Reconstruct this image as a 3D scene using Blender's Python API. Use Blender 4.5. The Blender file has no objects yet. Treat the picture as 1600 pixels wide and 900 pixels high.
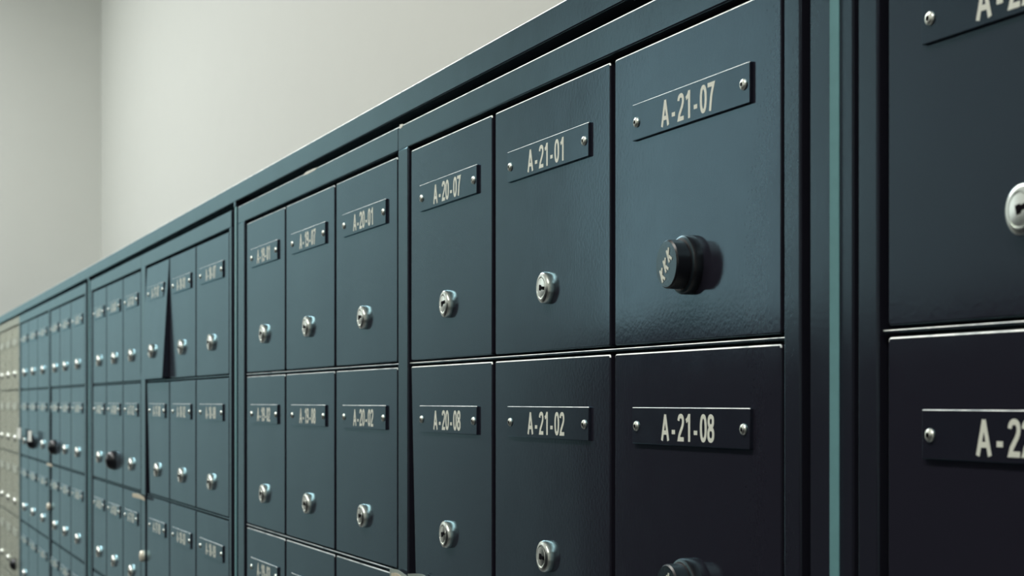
import bpy, bmesh, math
from mathutils import Vector, Matrix

# ------------------------------------------------------------------ camera
F = 2700.0                      # focal length in pixels of a 1600 px frame
VPX, HY = -237.0, 627.0         # where the rows of boxes converge
TH = math.atan((800 - VPX) / F)
KAP = 0.3878                    # metres of height per unit of slope
D = KAP * math.cos(TH)          # camera to door plane
EYE = 1.45
CT, ST = math.cos(TH), math.sin(TH)

sc = bpy.context.scene
COL = sc.collection
cam_data = bpy.data.cameras.new('camera')
cam = bpy.data.objects.new('camera', cam_data)
COL.objects.link(cam)
cam.location = (0, -D, EYE)
cam.rotation_euler = (math.pi / 2, 0, math.pi / 2 - TH)
cam_data.sensor_width = 36
cam_data.lens = F / 1600 * 36
cam_data.shift_y = (HY - 450) / 1600
cam_data.clip_start = 0.01
cam_data.dof.use_dof = True
cam_data.dof.focus_distance = 0.92
cam_data.dof.aperture_fstop = 25
sc.camera = cam

# ------------------------------------------------------------------ light
sc.view_settings.view_transform = 'Standard'
sc.view_settings.look = 'None'
sc.view_settings.gamma = 1.0
sc.view_settings.use_curve_mapping = False
sc.view_settings.exposure = 0.0
world = bpy.data.worlds.new('world'); sc.world = world
world.use_nodes = True
world.node_tree.nodes['Background'].inputs[0].default_value = (0.8, 0.85, 0.9, 1)
world.node_tree.nodes['Background'].inputs[1].default_value = 0.02
CEIL = 2.95
END_X, RIGHT_X, OPP_Y, BACK_Y = -5.31, 1.9, -1.97, 0.35
def area(name, x, y, z, sx, sy, power, col, rot=(0, 0, 0)):
    l = bpy.data.lights.new(name, 'AREA'); l.shape = 'RECTANGLE'
    l.size, l.size_y, l.energy, l.color = sx, sy, power, col
    o = bpy.data.objects.new(name, l); COL.objects.link(o)
    o.location = (x, y, z); o.rotation_euler = rot
LAMPS = [(-4.4, -0.80, 23.5), (-3.15, -0.80, 15), (-1.9, -0.80, 11.5), (-0.65, -0.80, 11), (0.6, -0.80, 8)]
for i, (lx, ly, pw) in enumerate(LAMPS):
    area('lamp_light', lx, ly, CEIL - 0.055, 1.15, 0.26, pw, (0.95, 0.985, 1.0) if i < 2 else (1.0, 0.985, 0.93))

# ------------------------------------------------------------------ helpers
def U(x, dl=0.0):
    """distance along the door wall of photo column x, for a surface dl in front of the doors"""
    return (D * F / (CT * CT) / (x - VPX) - D * math.tan(TH)) * (D - dl) / D
def UT(t, dl=0.0): return U(1e4 / t + VPX, dl)
def Z(e, dl=0.0): return EYE + e * KAP * (D - dl) / D

def empty(name, loc, parent=None):
    o = bpy.data.objects.new(name, None); COL.objects.link(o); o.location = loc
    o.empty_display_size = 0.05
    if parent: o.parent = parent
    return o
def mesh_from(bm, name, mats):
    bmesh.ops.recalc_face_normals(bm, faces=bm.faces)
    me = bpy.data.meshes.new(name); bm.to_mesh(me); bm.free()
    for m in (mats if isinstance(mats, (list, tuple)) else [mats]): me.materials.append(m)
    return me
def obj(name, me, loc=(0, 0, 0), parent=None, label=None):
    o = bpy.data.objects.new(name, me); COL.objects.link(o); o.location = loc
    if parent: o.parent = parent
    if label: o['label'] = label
    return o
def tag(o, label, cat, group=None):
    o['label'] = label; o['category'] = cat
    if group: o['group'] = group
def rloop(w, h, r, inset, seg=4):
    """rounded rectangle outline in x,z"""
    pts = []; w2, h2 = w / 2 - inset, h / 2 - inset; r = max(r - inset, 0.00005)
    for cx, cz, a0 in ((w2 - r, h2 - r, 0), (-w2 + r, h2 - r, 90), (-w2 + r, -h2 + r, 180), (w2 - r, -h2 + r, 270)):
        for k in range(seg + 1):
            a = math.radians(a0 + 90 * k / seg)
            pts.append((cx + r * math.cos(a), cz + r * math.sin(a)))
    return pts
def add_slab(bm, cx, cz, w, h, y0, y1, r=0.001, b=0.0008, seg=3, mat=0, bseg=3, back=True, edge=None):
    """slab with front at y0 (towards -y), rounded corners, bevelled front edge"""
    loops = []
    for k in range(bseg + 1):
        a = math.pi / 2 * k / bseg
        loops.append((b * (1 - math.sin(a)), y0 + b * (1 - math.cos(a))))
    loops.append((0, y1))
    vs = [[bm.verts.new((cx + x, y, cz + z)) for x, z in rloop(w, h, max(r, b), ins, seg)] for ins, y in loops]
    n = len(vs[0]); fs = []
    for a, c in zip(vs[:-1], vs[1:]):
        for i in range(n):
            fs.append(bm.faces.new((a[i], a[(i + 1) % n], c[(i + 1) % n], c[i])))
            fs[-1].smooth = c is not vs[-1]
    fs.append(bm.faces.new(vs[0]))
    if back: fs.append(bm.faces.new(vs[-1][::-1]))
    for f in fs: f.material_index = mat
    if edge is not None:
        for k in range(0, n * bseg):
            i = k % n
            if vs[0][i].co.z - cz > h * .49 - b * 1.6 and vs[0][(i + 1) % n].co.z - cz > h * .49 - b * 1.6: fs[k].material_index = edge
def add_box(bm, x0, x1, y0, y1, z0, z1, mat=0):
    v = [bm.verts.new((x, y, z)) for x in (x0, x1) for y in (y0, y1) for z in (z0, z1)]
    for q in ((0, 1, 3, 2), (4, 6, 7, 5), (0, 4, 5, 1), (2, 3, 7, 6), (0, 2, 6, 4), (1, 5, 7, 3)):
        f = bm.faces.new([v[i] for i in q]); f.material_index = mat
def bar(bm, x0, x1, z0, z1, y0, y1, b=0.0008, mat=0, edge=None):
    add_slab(bm, (x0 + x1) / 2, (z0 + z1) / 2, abs(x1 - x0), abs(z1 - z0), y0, y1, r=b, b=b, seg=2, mat=mat, edge=edge)
def add_lathe(bm, prof, n=36, cx=0, cz=0, mats=None, smooth=True, ph=0.0):
    """profile (radius, height in front of y=0), axis along -y"""
    rings = []; sharp = []
    for q in range(1, len(prof) - 1):
        a = Vector(prof[q]) - Vector(prof[q - 1]); c = Vector(prof[q + 1]) - Vector(prof[q])
        if a.length > 0 and c.length > 0 and a.angle(c) > .5: sharp.append(q)
    for r, p in prof:
        if r < 1e-7: rings.append([bm.verts.new((cx, -p, cz))])
        else: rings.append([bm.verts.new((cx + r * math.cos(ph + 2 * math.pi * k / n), -p, cz + r * math.sin(ph + 2 * math.pi * k / n))) for k in range(n)])
    for j in range(len(rings) - 1):
        a, c = rings[j], rings[j + 1]
        for k in range(n):
            k2 = (k + 1) % n
            if len(c) == 1: f = bm.faces.new((a[k], a[k2], c[0]))
            elif len(a) == 1: f = bm.faces.new((a[0], c[k2], c[k]))
            else: f = bm.faces.new((a[k], a[k2], c[k2], c[k]))
            f.smooth = smooth
            f.material_index = mats[j] if mats else 0
    for q in sharp:
        for k in range(n):
            ed = bm.edges.get((rings[q][k], rings[q][(k + 1) % n]))
            if ed: ed.smooth = False

# ------------------------------------------------------------------ materials
def mat_base(name):
    m = bpy.data.materials.new(name); m.use_nodes = True
    nt = m.node_tree; nt.nodes.clear()
    out = nt.nodes.new('ShaderNodeOutputMaterial')
    return m, nt, out
def painted(name, base, refl, ior=1.5, rough=0.17, peel=1.0, dust=0.25):
    """dark gloss powder coat: tinted glossy layer over a diffuse base, with orange peel"""
    m, nt, out = mat_base(name); N = nt.nodes.new; L = nt.links.new
    tc = N('ShaderNodeTexCoord')
    n1 = N('ShaderNodeTexNoise'); n1.inputs['Scale'].default_value = 420; n1.inputs['Detail'].default_value = 1
    n2 = N('ShaderNodeTexNoise'); n2.inputs['Scale'].default_value = 9; n2.inputs['Detail'].default_value = 1
    geo = N('ShaderNodeNewGeometry')
    L(geo.outputs['Position'], n1.inputs['Vector']); L(geo.outputs['Position'], n2.inputs['Vector'])
    b1 = N('ShaderNodeBump'); b1.inputs['Strength'].default_value = 1; b1.inputs['Distance'].default_value = 0.000022 * peel
    b2 = N('ShaderNodeBump'); b2.inputs['Strength'].default_value = 1; b2.inputs['Distance'].default_value = 0.00055 * peel
    L(n2.outputs[0], b2.inputs['Height']); L(n1.outputs[0], b1.inputs['Height']); L(b2.outputs[0], b1.inputs['Normal'])
    fr = N('ShaderNodeFresnel'); fr.inputs['IOR'].default_value = ior; L(b1.outputs[0], fr.inputs['Normal'])
    n3 = N('ShaderNodeTexNoise'); n3.inputs['Scale'].default_value = 60; n3.inputs['Detail'].default_value = 5
    L(geo.outputs['Position'], n3.inputs['Vector'])
    mr = N('ShaderNodeMapRange'); mr.inputs[1].default_value = .35; mr.inputs[2].default_value = .7
    mr.inputs[3].default_value = rough; mr.inputs[4].default_value = rough * (1 + dust); L(n3.outputs[0], mr.inputs[0])
    df = N('ShaderNodeBsdfDiffuse'); df.inputs[0].default_value = (*base, 1)
    gl = N('ShaderNodeBsdfGlossy'); gl.inputs['Color'].default_value = (*refl, 1)
    L(mr.outputs[0], gl.inputs['Roughness']); L(b1.outputs[0], gl.inputs['Normal'])
    mx = N('ShaderNodeMixShader'); L(fr.outputs[0], mx.inputs[0]); L(df.outputs[0], mx.inputs[1]); L(gl.outputs[0], mx.inputs[2])
    sh = N('ShaderNodeBsdfSheen'); sh.inputs['Color'].default_value = (*[v * .15 for v in (.75, .95, 1.0)], 1)   # haze toward the far end, put into the paint as grazing sheen
    sh.inputs['Roughness'].default_value = .22
    ad = N('ShaderNodeAddShader'); L(mx.outputs[0], ad.inputs[0]); L(sh.outputs[0], ad.inputs[1])
    L(ad.outputs[0], out.inputs[0])
    return m
def simple(name, col, rough=0.5, metal=0.0, noise=None, bump=None, spec=0.5, emit=None):
    m, nt, out = mat_base(name); N = nt.nodes.new; L = nt.links.new
    p = N('ShaderNodeBsdfPrincipled')
    p.inputs['Base Color'].default_value = (*col, 1); p.inputs['Roughness'].default_value = rough
    p.inputs['Metallic'].default_value = metal; p.inputs['Specular IOR Level'].default_value = spec
    if emit: p.inputs['Emission Color'].default_value = (*col, 1); p.inputs['Emission Strength'].default_value = emit
    geo = N('ShaderNodeNewGeometry')
    if noise:
        n = N('ShaderNodeTexNoise'); n.inputs['Scale'].default_value = noise[0]; n.inputs['Detail'].default_value = 4
        L(geo.outputs['Position'], n.inputs['Vector'])
        mr = N('ShaderNodeMapRange'); mr.inputs[3].default_value = 1 - noise[1]; mr.inputs[4].default_value = 1 + noise[1]
        L(n.outputs[0], mr.inputs[0])
        mm = N('ShaderNodeVectorMath'); mm.operation = 'SCALE'; mm.inputs[0].default_value = col
        L(mr.outputs[0], mm.inputs['Scale']); L(mm.outputs[0], p.inputs['Base Color'])
    if bump:
        n = N('ShaderNodeTexNoise'); n.inputs['Scale'].default_value = bump[0]; n.inputs['Detail'].default_value = 3
        L(geo.outputs['Position'], n.inputs['Vector'])
        b = N('ShaderNodeBump'); b.inputs['Strength'].default_value = 1; b.inputs['Distance'].default_value = bump[1]
        L(n.outputs[0], b.inputs['Height']); L(b.outputs[0], p.inputs['Normal'])
    L(p.outputs[0], out.inputs[0])
    return m
M_DOOR = painted('slate_enamel', (0.0165, 0.0155, 0.0240), (0.54, 0.85, 1.0), 1.35, 0.11)
M_FRAME = painted('slate_frame_enamel', (0.0160, 0.0160, 0.0240), (0.55, 0.86, 0.99), 1.37, 0.15)
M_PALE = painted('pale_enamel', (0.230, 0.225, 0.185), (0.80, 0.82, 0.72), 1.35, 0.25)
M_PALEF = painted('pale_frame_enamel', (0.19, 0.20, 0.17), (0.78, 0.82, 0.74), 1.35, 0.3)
M_DARK = simple('cavity_shade', (0.004, 0.004, 0.006), 0.9, spec=0.05)  # near-black colour stands in for shade in gaps and recesses
def edge_glint(name, c0, c1):  # lamp highlight along top edges, painted as a pale mottled colour
    m, nt, out = mat_base(name); N = nt.nodes.new; L = nt.links.new
    p = N('ShaderNodeBsdfPrincipled'); geo = N('ShaderNodeNewGeometry')
    n = N('ShaderNodeTexNoise'); n.inputs['Scale'].default_value = 45; n.inputs['Detail'].default_value = 6
    n.inputs['Roughness'].default_value = .7
    L(geo.outputs['Position'], n.inputs['Vector'])
    mr = N('ShaderNodeMapRange'); mr.inputs[1].default_value = .32; mr.inputs[2].default_value = .52
    L(n.outputs[0], mr.inputs[0])
    mc = N('ShaderNodeMix'); mc.data_type = 'RGBA'
    L(mr.outputs[0], mc.inputs[0]); mc.inputs[6].default_value = (*c0, 1); mc.inputs[7].default_value = (*c1, 1)
    L(mc.outputs[2], p.inputs['Base Color']); p.inputs['Roughness'].default_value = .4; p.inputs['Metallic'].default_value = .5
    L(p.outputs[0], out.inputs[0]); return m
M_EDGE = edge_glint('bright_edge_glint', (.30, .36, .38), (.95, .97, .93))
M_EDGE2 = edge_glint('dull_edge_glint', (.08, .11, .12), (.55, .60, .60))
M_STRIP = simple('teal_edging', (0.17, 0.37, 0.39), 0.4, noise=(200, .1))
M_PLATE = painted('plate_laminate', (0.0140, 0.0140, 0.0220), (0.54, 0.85, 1.0), 1.35, 0.14, peel=0.4)
M_CHROME = simple('chrome', (0.68, 0.71, 0.67), 0.26, 1.0)
M_SCREW = simple('screw_steel', (0.84, 0.86, 0.78), 0.32, 1.0)
M_TEXT = simple('engraved_cream', (0.74, 0.76, 0.66), 0.6, noise=(900, 0.08))
M_KNOB = simple('black_plastic', (0.006, 0.006, 0.009), 0.3, spec=0.5)
M_KFACE = painted('knob_face', (0.012, 0.016, 0.02), (0.6, 0.85, 0.95), 1.7, 0.25, peel=0.3)
M_PAPER = simple('old_paper', (0.60, 0.55, 0.42), 0.8, noise=(300, 0.15))
M_CLEAR = simple('grey_tape', (0.30, 0.36, 0.33), 0.35)
M_WALL = simple('wall_paint', (0.60, 0.605, 0.56), 0.75, noise=(14, 0.012), bump=(260, 0.00012), spec=0.2)
M_WALLO = simple('opposite_wall_paint', (0.78, 0.80, 0.77), 0.75, noise=(14, 0.012), spec=0.2)
M_FACING = simple('facing_bank_dark', (0.010, 0.012, 0.018), 0.5, spec=0.3)
M_FLOOR = simple('floor_tile', (0.10, 0.10, 0.10), 0.35, noise=(6, 0.1))
M_CEIL = simple('ceiling_paint', (0.70, 0.70, 0.67), 0.8)
M_LAMP = simple('lamp_diffuser', (1.0, 0.985, 0.92), 0.5, emit=3.0)

# ------------------------------------------------------------------ room
def struct(name, x0, x1, y0, y1, z0, z1, mat):
    bm = bmesh.new(); add_box(bm, x0, x1, y0, y1, z0, z1)
    o = obj(name, mesh_from(bm, name, mat)); o['kind'] = 'structure'; return o
struct('floor', END_X - .1, RIGHT_X + .1, OPP_Y - .1, BACK_Y + .1, -0.1, 0, M_FLOOR)
struct('ceiling', END_X - .1, RIGHT_X + .1, OPP_Y - .1, BACK_Y + .1, CEIL, CEIL + .1, M_CEIL)
struct('wall_back', END_X - .1, RIGHT_X + .1, BACK_Y, BACK_Y + .1, 0, CEIL, M_WALL)
struct('wall_left', END_X - .1, END_X, OPP_Y - .1, BACK_Y, 0, CEIL, M_WALL)
struct('wall_right', RIGHT_X, RIGHT_X + .1, OPP_Y - .1, BACK_Y, 0, CEIL, M_WALLO)
struct('wall_front', END_X, RIGHT_X, OPP_Y - .1, OPP_Y, 0, CEIL, M_WALLO)
bm = bmesh.new()                                  # plain dark stand-in for the unseen mailbox bank facing the doors
add_box(bm, END_X, RIGHT_X, OPP_Y, OPP_Y + 0.02, 0, Z(.56))
for k in range(30):
    bar(bm, END_X + .02 + k * .235, END_X + .235 + k * .235, 0.1, Z(.55), OPP_Y + 0.03, OPP_Y + 0.02)
o = obj('facing_bank_1', mesh_from(bm, 'facing_bank_1', M_FACING)); o['kind'] = 'structure'

for i, (lx, ly, pw) in enumerate(LAMPS):
    bm = bmesh.new()
    for s in (-1, 1):
        add_box(bm, lx - .64, lx + .64, ly + s * .17 - .012, ly + s * .17 + .012, CEIL - .05, CEIL)
        add_box(bm, lx + s * .62 - .012, lx + s * .62 + .012, ly - .16, ly + .16, CEIL - .05, CEIL)
    t = obj('ceiling_light', mesh_from(bm, 'lamp_housing', M_CEIL))
    tag(t, ('white batten light on the ceiling ' + ('against the end wall', 'second from the end wall', 'midway along the mailbox wall', 'beside the photographer', 'behind the photographer')[i]), 'ceiling light', 'ceiling lights over the mailbox aisle')
    bm = bmesh.new(); add_box(bm, lx - .6, lx + .6, ly - .15, ly + .15, CEIL - .045, CEIL - .01)
    obj('diffuser', mesh_from(bm, 'diffuser', M_LAMP), parent=t)

# daylight window in the wall behind the photographer, near the end wall
wx0, wx1, wz0, wz1 = -5.22, -3.85, 1.70, 2.72
bm = bmesh.new()
for x0, x1, z0, z1 in ((wx0 - .05, wx0, wz0, wz1), (wx1, wx1 + .05, wz0, wz1), (wx0 - .05, wx1 + .05, wz1, wz1 + .05), (wx0 - .05, wx1 + .05, wz0 - .04, wz0), ((wx0 + wx1) / 2 - .012, (wx0 + wx1) / 2 + .012, wz0, wz1)):
    add_box(bm, x0, x1, OPP_Y, OPP_Y + .04, z0, z1)
w = obj('window_1', mesh_from(bm, 'window_frame', M_CEIL)); w['kind'] = 'structure'
bm = bmesh.new(); add_box(bm, wx0, wx1, OPP_Y, OPP_Y + .015, wz0, wz1)
M_SKY = simple('frosted_daylight', (0.92, 1.0, 1.0), 0.4, emit=1.0)
obj('pane', mesh_from(bm, 'pane', M_SKY), parent=w)

# ------------------------------------------------------------------ lettering
def stroke(bm, pts, w, wv=None, m=None, closed=False):
    """ribbon of width w along pts (x,z); m maps (x,z) to 3D"""
    n = len(pts); L_, R_ = [], []
    for i in range(n):
        if closed: a, c = pts[i - 1], pts[(i + 1) % n]
        else: a, c = pts[max(i - 1, 0)], pts[min(i + 1, n - 1)]
        p = Vector(pts[i])
        d0 = (p - Vector(a)); d1 = (Vector(c) - p)
        if d0.length < 1e-6: d0 = d1
        if d1.length < 1e-6: d1 = d0
        d0 = d0.normalized(); d1 = d1.normalized()
        t = (d0 + d1)
        t = t.normalized() if t.length > 1e-4 else d0
        nn = Vector((-t.y, t.x)); k = max(abs(nn.dot(Vector((-d0.y, d0.x)))), 0.5)
        q = nn * (w / 2 / k)
        L_.append(bm.verts.new(m(p.x + q.x, p.y + q.y))); R_.append(bm.verts.new(m(p.x - q.x, p.y - q.y)))
    Lb = [bm.verts.new(v.co + Vector((0, .0001, 0))) for v in L_]; Rb = [bm.verts.new(v.co + Vector((0, .0001, 0))) for v in R_]
    for i in range(n if closed else n - 1):
        j = (i + 1) % n
        for q in ((L_[i], R_[i], R_[j], L_[j]), (Lb[i], Lb[j], Rb[j], Rb[i]), (L_[i], L_[j], Lb[j], Lb[i]), (R_[i], Rb[i], Rb[j], R_[j])):
            bm.faces.new(q)
    if not closed:
        for i in (0, n - 1): bm.faces.new((L_[i], R_[i], Rb[i], Lb[i]))
def arc(cx, cz, rx, rz, a0, a1, n=12, ex=0.85):
    out = []
    for k in range(n + 1):
        a = math.radians(a0 + (a1 - a0) * k / n); c, s = math.cos(a), math.sin(a)
        out.append((cx + rx * math.copysign(abs(c) ** ex, c), cz + rz * math.copysign(abs(s) ** ex, s)))
    return out
W = 0.155
def glyph(ch):
    """list of (points, closed) in a cap height of 1 and its width"""
    a, b = W / 2, 1 - W / 2
    if ch == 'A': return [([(a, 0), (.34, 1 - .04)], 0), ([(.68 - a, 0), (.34, 1 - .04)], 0), ([(.15, .30), (.53, .30)], 0)], .68
    if ch == '-': return [([(.02, .33), (.28, .33)], 0)], .30
    if ch == '0': return [(arc(.26, .5, .26 - a, .5 - a, 0, 360, 28)[:-1], 1)], .52
    if ch == '1': return [([(.36, 0), (.36, 1)], 0), ([(.12, .74), (.24, .80), (.36, .95)], 0)], .52
    if ch == '2': return [(arc(.26, .72, .18, .28 - a, 175, -25, 12) + [(.36, .50), (.16, .24), (.10, a), (.50, a)], 0)], .52
    if ch == '3': return [(arc(.24, .745, .18, .255 - a, 165, -75, 12) + [(.22, .53)], 0), ([(.22, .53)] + arc(.24, .275, .20, .275 - a, 75, -165, 12), 0)], .52
    if ch == '4': return [([(.38, 0), (.38, 1)], 0), ([(.34, .96), (.06, .34), (.06, .26), (.52, .26)], 0)], .54
    if ch == '5': return [([(.48, b), (.14, b), (.09, .52)] + arc(.25, .32, .19, .32 - a, 130, -165, 14), 0)], .52
    if ch == '6': return [(arc(.26, .31, .26 - a, .31 - a, 0, 360, 20)[:-1], 1), (arc(.28, .60, .20, .40 - a, 30, 180, 12) + [(.08, .31)], 0)], .52
    if ch == '7': return [([(.02, b), (.46, b), (.30, .55), (.20, 0)], 0)], .52
    if ch == '8': return [(arc(.26, .745, .235 - a, .255 - a, 0, 360, 20)[:-1], 1), (arc(.26, .285, .26 - a, .285 - a, 0, 360, 20)[:-1], 1)], .52
    if ch == '9': return [(arc(.26, .69, .26 - a, .31 - a, 0, 360, 20)[:-1], 1), (arc(.24, .40, .20, .40 - a, 210, 360, 12) + [(.44, .69)], 0)], .52
    if ch == 'K': return [([(.1, 0), (.1, 1)], 0), ([(.5, 1), (.14, .5)], 0), ([(.16, .55), (.55, 0)], 0)], .6
    return [], .3
_txt = {}
def text_mesh(s, cap=0.0128):
    if s in _txt: return _txt[s]
    x = 0; items = []; prev = ''
    for ch in s:
        if prev: x += .19 if ('-' in (ch, prev)) else .05
        g, w = glyph(ch); items.append((g, x)); x += w; prev = ch
    bm = bmesh.new()
    for g, ox in items:
        for k, (pts, cl) in enumerate(g):
            stroke(bm, pts, W, m=lambda px, pz, ox=ox, k=k: ((px + ox - x / 2) * cap, -.00003 * k, (pz - .5) * cap), closed=bool(cl))
    _txt[s] = mesh_from(bm, 'lettering', M_TEXT)
    return _txt[s]

# ------------------------------------------------------------------ small hardware
PT = 0.0015
bm = bmesh.new()
add_lathe(bm, [(.0025, 0), (.0025, .0004), (.0022, .0009), (.0014, .0013), (.0010, .00135), (.0008, .0009), (0, .0009)], 20, mats=[0, 0, 0, 0, 1, 1])
ME_SCREW = mesh_from(bm, 'screw', [M_SCREW, M_DARK])
bm = bmesh.new()
add_lathe(bm, [(.0089, 0), (.0089, .0026), (.0084, .0036), (.0074, .0042), (.0062, .0043), (.0060, .0037), (.0056, .0037), (.0054, .0044), (.0030, .0047), (0, .0048)], 32,
          mats=[0] * 9)
bar(bm, 0.0002, .0052, -.0009, .0009, -.0051, -.004, b=.0001, mat=1)
bar(bm, -.0012, .0012, -.0016, .0016, -.0050, -.004, b=.0001, mat=1)
ME_LOCK = mesh_from(bm, 'lock', [M_CHROME, M_DARK])
bm = bmesh.new()
add_lathe(bm, [(.0137, 0), (.0137, .0034), (.0133, .0044), (.0122, .0050), (.0114, .0050), (.0112, .0113), (.0105, .0121), (0, .0121)], 40,
          mats=[0, 0, 2, 0, 0, 0, 2])
for k in range(3):                                 # three raised marks across the face
    g, w = glyph('K')
    cx, cz = -.0036 + .0034 * k, -.0048 + .0044 * k
    for pts, cl in g:
        n0 = len(bm.faces)
        stroke(bm, pts, .2, m=lambda px, pz: (cx + ((px - .3) * math.cos(.5) - (pz - .5) * math.sin(.5)) * .0062, -.01235, cz + ((px - .3) * math.sin(.5) + (pz - .5) * math.cos(.5)) * .0064))
        bm.faces.ensure_lookup_table()
        for f in bm.faces[n0:]: f.material_index = 1
ME_KNOB = mesh_from(bm, 'knob', [M_KNOB, M_TEXT, M_KFACE])
bm = bmesh.new()
add_lathe(bm, [(.0140, 0), (.0140, .0030)] + [(.0136 * math.cos(math.radians(a)), .0030 + .0105 * math.sin(math.radians(a))) for a in (0, 20, 40, 60, 78)] + [(0, .0135)], 32)
ME_DOME = mesh_from(bm, 'knob', M_KNOB)
PW, PH = 1.035 * 0.11216, 0.0460 * KAP * (D - PT) / D
def plate_mesh(w, mat):
    bm = bmesh.new(); add_slab(bm, 0, 0, w, PH, -PT, 0.0002, r=.0004, b=.00030, seg=2, bseg=2, edge=1)
    return mesh_from(bm, 'name_plate', [mat, M_EDGE])

# ------------------------------------------------------------------ cabinets
TOPS = [.445, .0615, -.316, -.6925, -1.069, -1.4455, -1.822]
BOTS = [.0725, -.304, -.6805, -1.057, -1.4335, -1.810]
NR = 6
LOCK_DZ = .283 * KAP
HEAD_D = .0013
DEPTH = .012
def twist(me, w, h, fn, sk):
    me = me.copy()
    for v in me.vertices:
        q = fn(v.co.x / w + .5, v.co.z / h + .5)
        if sk: v.co.x += q
        else: v.co.y += q
    return me
def cabinet(label, e, fr, names, left_stile, right_stile, pale=False, knobs=(), nolock=(), twists={}, skew=(), ncol=3):
    """e: photo-derived t values of the door edges from right to left; fr: frame extent (t right, t left)"""
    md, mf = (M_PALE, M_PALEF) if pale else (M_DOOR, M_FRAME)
    me_ = mf if e[0] > 16 else (M_EDGE2 if e[0] > 11.5 else M_EDGE)      # painted edge highlight: bright on nearer cabinets, duller, then none farther left
    xr, xl = -UT(fr[0], HEAD_D), -UT(fr[1], HEAD_D)
    cab = empty('mailbox_cabinet', ((xl + xr) / 2, 0, 0)); ox = (xl + xr) / 2
    tag(cab, label, 'mailbox cabinet')
    zt, zb = Z(.499), Z(BOTS[-1]) - .03
    # carcass with dark mouth, shelf edges, stiles, header and foot rail
    bm = bmesh.new()
    add_box(bm, xl - ox, xr - ox, .025, BACK_Y - .002, zb, Z(.5165, .0032) - .001, 1)
    bar(bm, xl - ox, xr - ox, Z(.455, HEAD_D), Z(.499, HEAD_D), -HEAD_D, .03, b=.0008, edge=2)
    bar(bm, xl - ox, xr - ox, zb, Z(BOTS[-1]) - .002, -HEAD_D, .03)
    sx = []
    for k, (a, b_) in enumerate((left_stile, right_stile)):
        if a is None: continue
        x0, x1 = sorted((-UT(a, HEAD_D), -UT(b_, HEAD_D)))
        if k == 0: x1 = min(x1, -UT(e[-1]) - .0022); x0 = min(x0, x1 - .004)
        else: x0 = max(x0, -UT(e[0]) + .0002)
        bar(bm, min(x0, x1) - ox, max(x0, x1) - ox, zb, Z(.456, HEAD_D), -HEAD_D, .03, b=.0011)
    for r in range(NR - 1):
        zc = Z((BOTS[r] + TOPS[r + 1]) / 2 + .0003)
        bar(bm, -UT(e[-1]) - .003 - ox, -UT(e[0]) + .002 - ox, zc - .0006, zc + .0006, .0004, .03, b=.0004, edge=2)
    obj('cabinet_frame', mesh_from(bm, 'cabinet_frame', [mf, M_DARK, me_]), parent=cab)
    for c in range(ncol):
        g0 = .0013 if c == 0 else .0030; g1 = .0030 if c < ncol - 1 else .0012
        x1, x0 = -UT(e[c]) - g0, -UT(e[c + 1]) + g1
        w = x1 - x0; cx = (x0 + x1) / 2
        base = {}
        me_p = plate_mesh(w * .712, mf if pale else M_PLATE)
        for r in range(NR):
            z0, z1 = Z(BOTS[r]), Z(TOPS[r]); h = z1 - z0
            k = round(h, 4)
            if k not in base:
                bm = bmesh.new(); add_slab(bm, 0, 0, w, h, 0, .010, r=.0016, b=.0007, seg=4, edge=1)
                base[k] = mesh_from(bm, 'door', [md, me_])
            me = base[k]
            fn = twists.get((c, r)) or twists.get((c, None))
            sk = (c, r) in skew
            if fn: me = twist(me, w, h, fn, sk)
            if sk: fn = None
            d = obj('door', me, (cx - ox, 0, (z0 + z1) / 2), cab)
            if (c, r) in knobs: d['label'] = 'door with a black round knob instead of a silver lock'
            py = fn(.5, .8) if fn else 0
            pz = z1 - (.0690 + .0230) * KAP - (z0 + z1) / 2
            obj('name_plate', me_p, (0, py, pz), d)
            nm = names(c, r)
            obj('lettering', text_mesh(nm), (0, py - PT - .00009, pz - .0004), d, 'cream lettering ' + nm)
            for s in (-1, 1):
                obj('screw', ME_SCREW, (s * (w * .356 - .0052), py - PT, pz - .0003), d, 'shiny steel screw')
            ly = fn(.5, .2) if fn else 0
            if (c, r) in knobs: obj('knob', ME_KNOB if cx > -1.5 else ME_DOME, (0, ly, h / 2 - LOCK_DZ), d, 'black plastic knob')
            elif (c, r) not in nolock:
                o = obj('lock', ME_LOCK, (0, ly, h / 2 - LOCK_DZ), d, 'silver cam lock')
                o.rotation_euler = (0, ((c * 7 + r * 5 + int(e[0])) % 5 - 2) * .12, 0)
    return cab, ox
def nm(col, r):
    """col 0 is the column at A-21-07; floors fall by one every two columns"""
    k = -col                                   # columns to the left count down
    floor = 21 + (k // 2) if k % 2 == 0 else 21 + ((k - 1) // 2)
    return floor
def names_from(col0):
    def f(c, r):
        k = col0 + c                           # 0:21-07 1:21-01 2:20-07 3:20-01 ...; -1:22-01
        floor = 21 - (k // 2)
        n = (7 if k % 2 == 0 else 1) + r
        return 'A-%02d-%02d' % (floor, n)
    return f
P = .00
def T(x): return 1e4 / (x - VPX)
none = (None, None)
SEAM = dict(stR=.116, slot1=.063, post=.289, slot2=.032, stL=.122)
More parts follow.
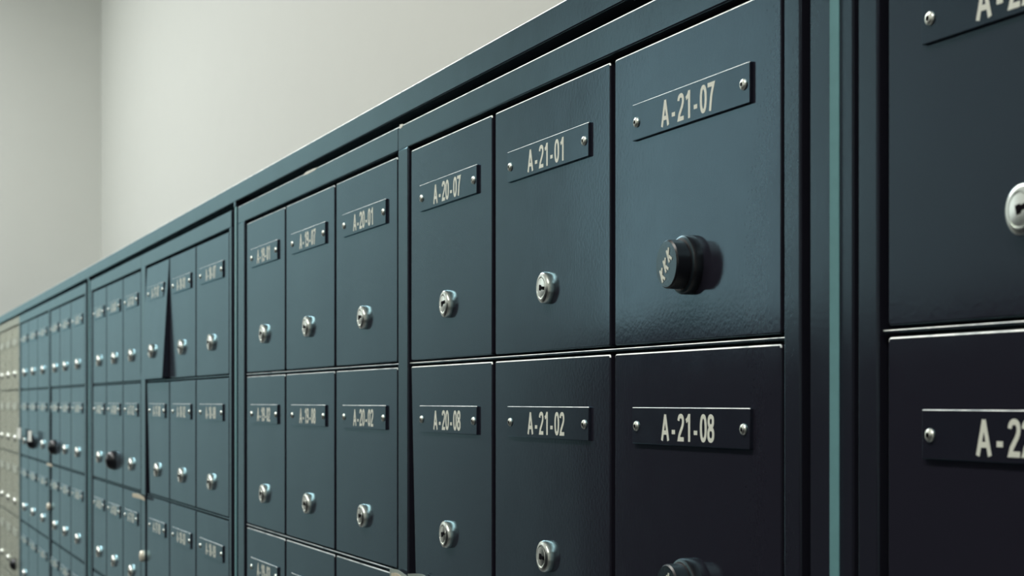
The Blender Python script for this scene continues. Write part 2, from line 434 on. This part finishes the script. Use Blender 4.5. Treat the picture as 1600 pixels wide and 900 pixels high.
# nearest: one at the right edge of the picture
cabinet('dark slate mailbox cabinet at the right edge, beyond the wide ridged post',
        [1.62, 3.135, 4.65, 6.165], (1.4, 6.341), names_from(-3), (6.219, 6.341), none, nolock=())
c2, o2 = cabinet('slate mailbox cabinet left of the near post, with doors A-21-07, A-21-01 and A-20-07',
        [6.850, T(957), T(771.3), T(641.8)], (6.725, 11.64), names_from(0), (T(637), T(622)), (6.725, 6.843),
        knobs=((0, 0), (0, 1)),
        twists={(2, 1): lambda fx, fz: .0095 * (1 - fx) * (1 - fz)}, skew=((2, 1),))
c3, o3 = cabinet('slate mailbox cabinet with door A-20-01, just left of the narrow seam beside door A-20-07',
        [T(621.5), T(524), T(446.2), T(385.6)], (T(622), T(371.8)), names_from(3), (T(381.5), T(371.8)), none)
c4, o4 = cabinet('teal-grey mailbox cabinet left of the middle post, a top door open at its bottom',
        [T(358), T(306.3), T(265), T(229.8)], (T(361.5), T(220.5)), names_from(6), (T(227), T(220.5)), (T(361.5), T(358.3)),
        twists={(2, 0): lambda fx, fz: -.0085 * (1 - fz), (2, 1): lambda fx, fz: .022 * (1 - fx) * (1 - fz)}, skew=((2, 1),))
c5, o5 = cabinet('grey-teal mailbox cabinet just right of the far post, one black knob',
        [T(220.2), T(192.3), T(166.5), T(145)], (T(220.5), T(141.2)), names_from(9), (T(144), T(141.2)), none,
        knobs=((1, 1),))
c6, o6 = cabinet('hazy grey mailbox cabinet just left of the far post, round black knob near its seam',
        [T(132.5), T(111), T(93.6), T(79)], (T(134.5), T(76)), names_from(12), (T(77.6), T(76)), (T(134.5), T(132.7)),
        knobs=((2, 1),), twists={(2, r): (lambda fx, fz: .022 * (1 - fx)) for r in range(1, 6)}, skew=[(2, r) for r in range(1, 6)])
c7, o7 = cabinet('faint blue-grey mailbox cabinet next to the pale cream one, white slips on its doors',
        [T(75.8), T(58.8), T(44.8), T(32.5)], (T(76), T(30.2)), names_from(15), (T(32), T(30.2)), none,
        knobs=((1, 1),))
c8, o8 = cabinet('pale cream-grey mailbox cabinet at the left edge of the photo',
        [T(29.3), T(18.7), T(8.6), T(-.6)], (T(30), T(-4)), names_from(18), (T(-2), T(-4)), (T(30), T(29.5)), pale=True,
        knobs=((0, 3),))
e9 = T(-4.2)
p9 = (1e4 * (5.30 + .139) / 1121.6 - e9) / 3
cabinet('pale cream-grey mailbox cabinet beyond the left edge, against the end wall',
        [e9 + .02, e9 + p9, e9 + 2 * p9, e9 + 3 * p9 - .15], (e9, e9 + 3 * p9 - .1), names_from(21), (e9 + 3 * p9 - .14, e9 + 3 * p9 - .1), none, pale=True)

# ------------------------------------------------------------------ posts between the banks
def post(t0, t1, label, d=.0040, step=.0026):
    x1, x0 = -UT(t0, d - step), -UT(t1, d)           # right, left
    xm = -UT(t0 + (t1 - t0) * .50, d) if d > .003 else (x0 + x1) / 2
    z0, z1 = Z(BOTS[-1]) - .03, Z(.505, d)
    prof = [(x1, .03), (x1, -d + step + .0008), (x1 - .0006, -d + step), (xm + .0036, -d + step), (xm + .0028, -d + step - .0002),
            (xm + .0002, -d + .0001), (xm - .0006, -d), (x0 + .0012, -d), (x0, -d + .0012), (x0, .03)]
    bm = bmesh.new()
    a = [bm.verts.new((x - xm, y, z0)) for x, y in prof]; b = [bm.verts.new((x - xm, y, z1)) for x, y in prof]
    n = len(prof)
    for i in range(n): bm.faces.new((a[i], a[(i + 1) % n], b[(i + 1) % n], b[i]))
    bm.faces.new(a[::-1]); bm.faces.new(b)
    t = obj('cover_post', mesh_from(bm, 'cover_post', M_FRAME), (xm, 0, 0))
    tag(t, label, 'post')
    bm = bmesh.new()
    v = [bm.verts.new((x, y, z)) for z in (z0 + .001, z1 - .001) for x, y in ((.0029, -d + step - .0006), (.0000, -d - .0003), (.0000, -d + .0012), (.0029, -d + step + .0006))]
    for q in ((0, 1, 2, 3), (4, 5, 6, 7), (0, 1, 5, 4), (1, 2, 6, 5), (2, 3, 7, 6), (3, 0, 4, 7)): bm.faces.new([v[i] for i in q])
    obj('edge_strip', mesh_from(bm, 'edge_strip', M_STRIP), (0, 0, 0), t, 'pale teal edging strip')
    bm = bmesh.new()                                   # small closing piece up to the cap
    bar(bm, x0 - xm + .001, x1 - xm - .001, z1 - .001, Z(.519, .0032), -.0030, .03)
    obj('closing_piece', mesh_from(bm, 'closing_piece', M_FRAME), (0, 0, 0), t)
post(6.373, 6.662, 'wide ridged dark post with a bright vertical edge, right of door A-21-07')
post(T(371), T(366), 'grey-teal post in the middle distance, between the second and third banks of doors', .0022, .0008)
post(T(140.6), T(137.6), 'hazy far post, left of the rightmost far black knob', .0022, .0008)

# ------------------------------------------------------------------ cap along the top
bm = bmesh.new()
dc = .0032
xa, xb = -UT(1.4), -5.305
bar(bm, xb, xa, Z(.5165, dc), Z(.5605, dc), -dc, .05, b=.0008, edge=1)
add_box(bm, xb, xa, .05, BACK_Y - .001, Z(.5165, dc), Z(.5605, dc) - .0016)
t = obj('top_cap', mesh_from(bm, 'top_cap', [M_FRAME, M_EDGE]))
tag(t, 'long slate metal cap running along the top of all the mailboxes', 'metal cap')

# plinth carrying the cabinets
bm = bmesh.new(); add_box(bm, xb, xa, .01, BACK_Y - .002, 0, Z(BOTS[-1]) - .0305)
for k in range(9): bar(bm, xb + k * .58, xb + k * .58 + .57, .02, Z(BOTS[-1]) - .05, .004, .01)
t = obj('plinth', mesh_from(bm, 'plinth', M_FRAME))
tag(t, 'dark metal plinth under the mailboxes', 'plinth')

# ------------------------------------------------------------------ master locks on the narrow seams
bm = bmesh.new()
add_lathe(bm, [(.0072, 0), (.0072, .003), (.0062, .0046), (.003, .0056), (0, .006)], 24)
ME_MASTER = mesh_from(bm, 'master_lock', simple('pale_brass', (0.85, 0.80, 0.66), 0.45, 0.4))
for cab, ox, px in ((c2, o2, 629.5), (c4, o4, 224.5), (c6, o6, 77.5)):
    obj('master_lock', ME_MASTER, (-U(px, HEAD_D) - ox, -HEAD_D, Z(-.522)), cab, 'silver lock on the seam strip')

# ------------------------------------------------------------------ bits of paper, tape and chipped paint
def slip(px0, px1, e0, e1, y, label, cat='paper', name='pale_slip', bend=.003, rim=True, mat=M_PAPER):
    ox = -U((px0 + px1) / 2, -y)
    x0, x1 = -U(px0, -y) - ox, -U(px1, -y) - ox
    z0, z1 = Z(e0), Z(e1); bm = bmesh.new(); n = 8
    def sheet(m0, a, b, c, d, off, mi):
        top, bot, t2, b2 = [], [], [], []
        for k in range(n + 1):
            f = k / n; yy = y - bend * (f - .5) ** 2 * 4 - off
            X = a + (b - a) * f
            top.append(bm.verts.new((X, yy, d + .0008 * math.sin(f * 5)))); bot.append(bm.verts.new((X, yy + .0003, c)))
            t2.append(bm.verts.new((X, yy + .0005, d + .0008 * math.sin(f * 5)))); b2.append(bm.verts.new((X, yy + .0008, c)))
        for k in range(n):
            for q in ((top[k], top[k + 1], bot[k + 1], bot[k]), (t2[k], b2[k], b2[k + 1], t2[k + 1]),
                      (top[k], t2[k], t2[k + 1], top[k + 1]), (bot[k], bot[k + 1], b2[k + 1], b2[k])):
                bm.faces.new(q).material_index = mi
    sheet(0, x0, x1, z0, z1, 0, 1 if rim else 0)
    if rim:
        ix, iz = (x1 - x0) * .14, (z1 - z0) * .18
        sheet(0, x0 + ix, x1 - ix, z0 + iz, z1 - iz, .0007, 0)
    tag(obj(name, mesh_from(bm, name, [mat, M_CLEAR]), (ox, 0, 0)), label, cat)
slip(611, 637, -.338, -.3055, -.0042, 'cream paper scrap with grey edges at the bottom of the narrow seam below A-20-02', bend=.001)
slip(650, 675, -.323, -.3015, -.0022, 'curled grey tape at the bottom edge of the photo, under door A-20-08', 'tape', 'tape_piece', bend=.006, rim=False, mat=M_CLEAR)
slip(209, 228, -.331, -.318, -.0042, 'small cream paper scrap across the seam, below right of the middle black knob', bend=.002, rim=False)
slip(74.5, 83, -.318, -.307, -.0042, 'tiny dull paper scrap on the dark far seam, under the round black knob', bend=.002, rim=False)
M_WHITE = simple('white_sheet', (0.75, 0.76, 0.70), 0.7)  # plain white for the two small upright slips at far left
slip(30, 35, -.215, -.155, -.006, 'white slip on the edge of the pale cabinet, leftmost of two', bend=.004, rim=False, mat=M_WHITE)
slip(47, 52, -.215, -.160, -.008, 'white slip right above the leftmost black knob of the second row', bend=.004, rim=False, mat=M_WHITE)
M_CHIP = simple('bare_metal_chip', (0.75, 0.75, 0.68), 0.5)
def chip(cab, ox, px, e, dl, w, h):
    bm = bmesh.new()
    pts = [(-.5, -.2), (-.2, -.5), (.3, -.35), (.5, .1), (.2, .4), (-.3, .5)]
    a = [bm.verts.new((x * w, -.0002, z * h)) for x, z in pts]; b = [bm.verts.new((x * w, .0006, z * h)) for x, z in pts]
    bm.faces.new(a); bm.faces.new(b[::-1])
    for i in range(6): bm.faces.new((a[i], b[i], b[(i + 1) % 6], a[(i + 1) % 6]))
    obj('paint_chip', mesh_from(bm, 'paint_chip', M_CHIP), (-U(px, dl) - ox, -dl, Z(e, dl)), cab, 'chipped paint showing pale metal')
chip(c3, o3, 485, .4975, HEAD_D, .050, .0024)
chip(c2, o2, 627, .4975, HEAD_D, .009, .0030)
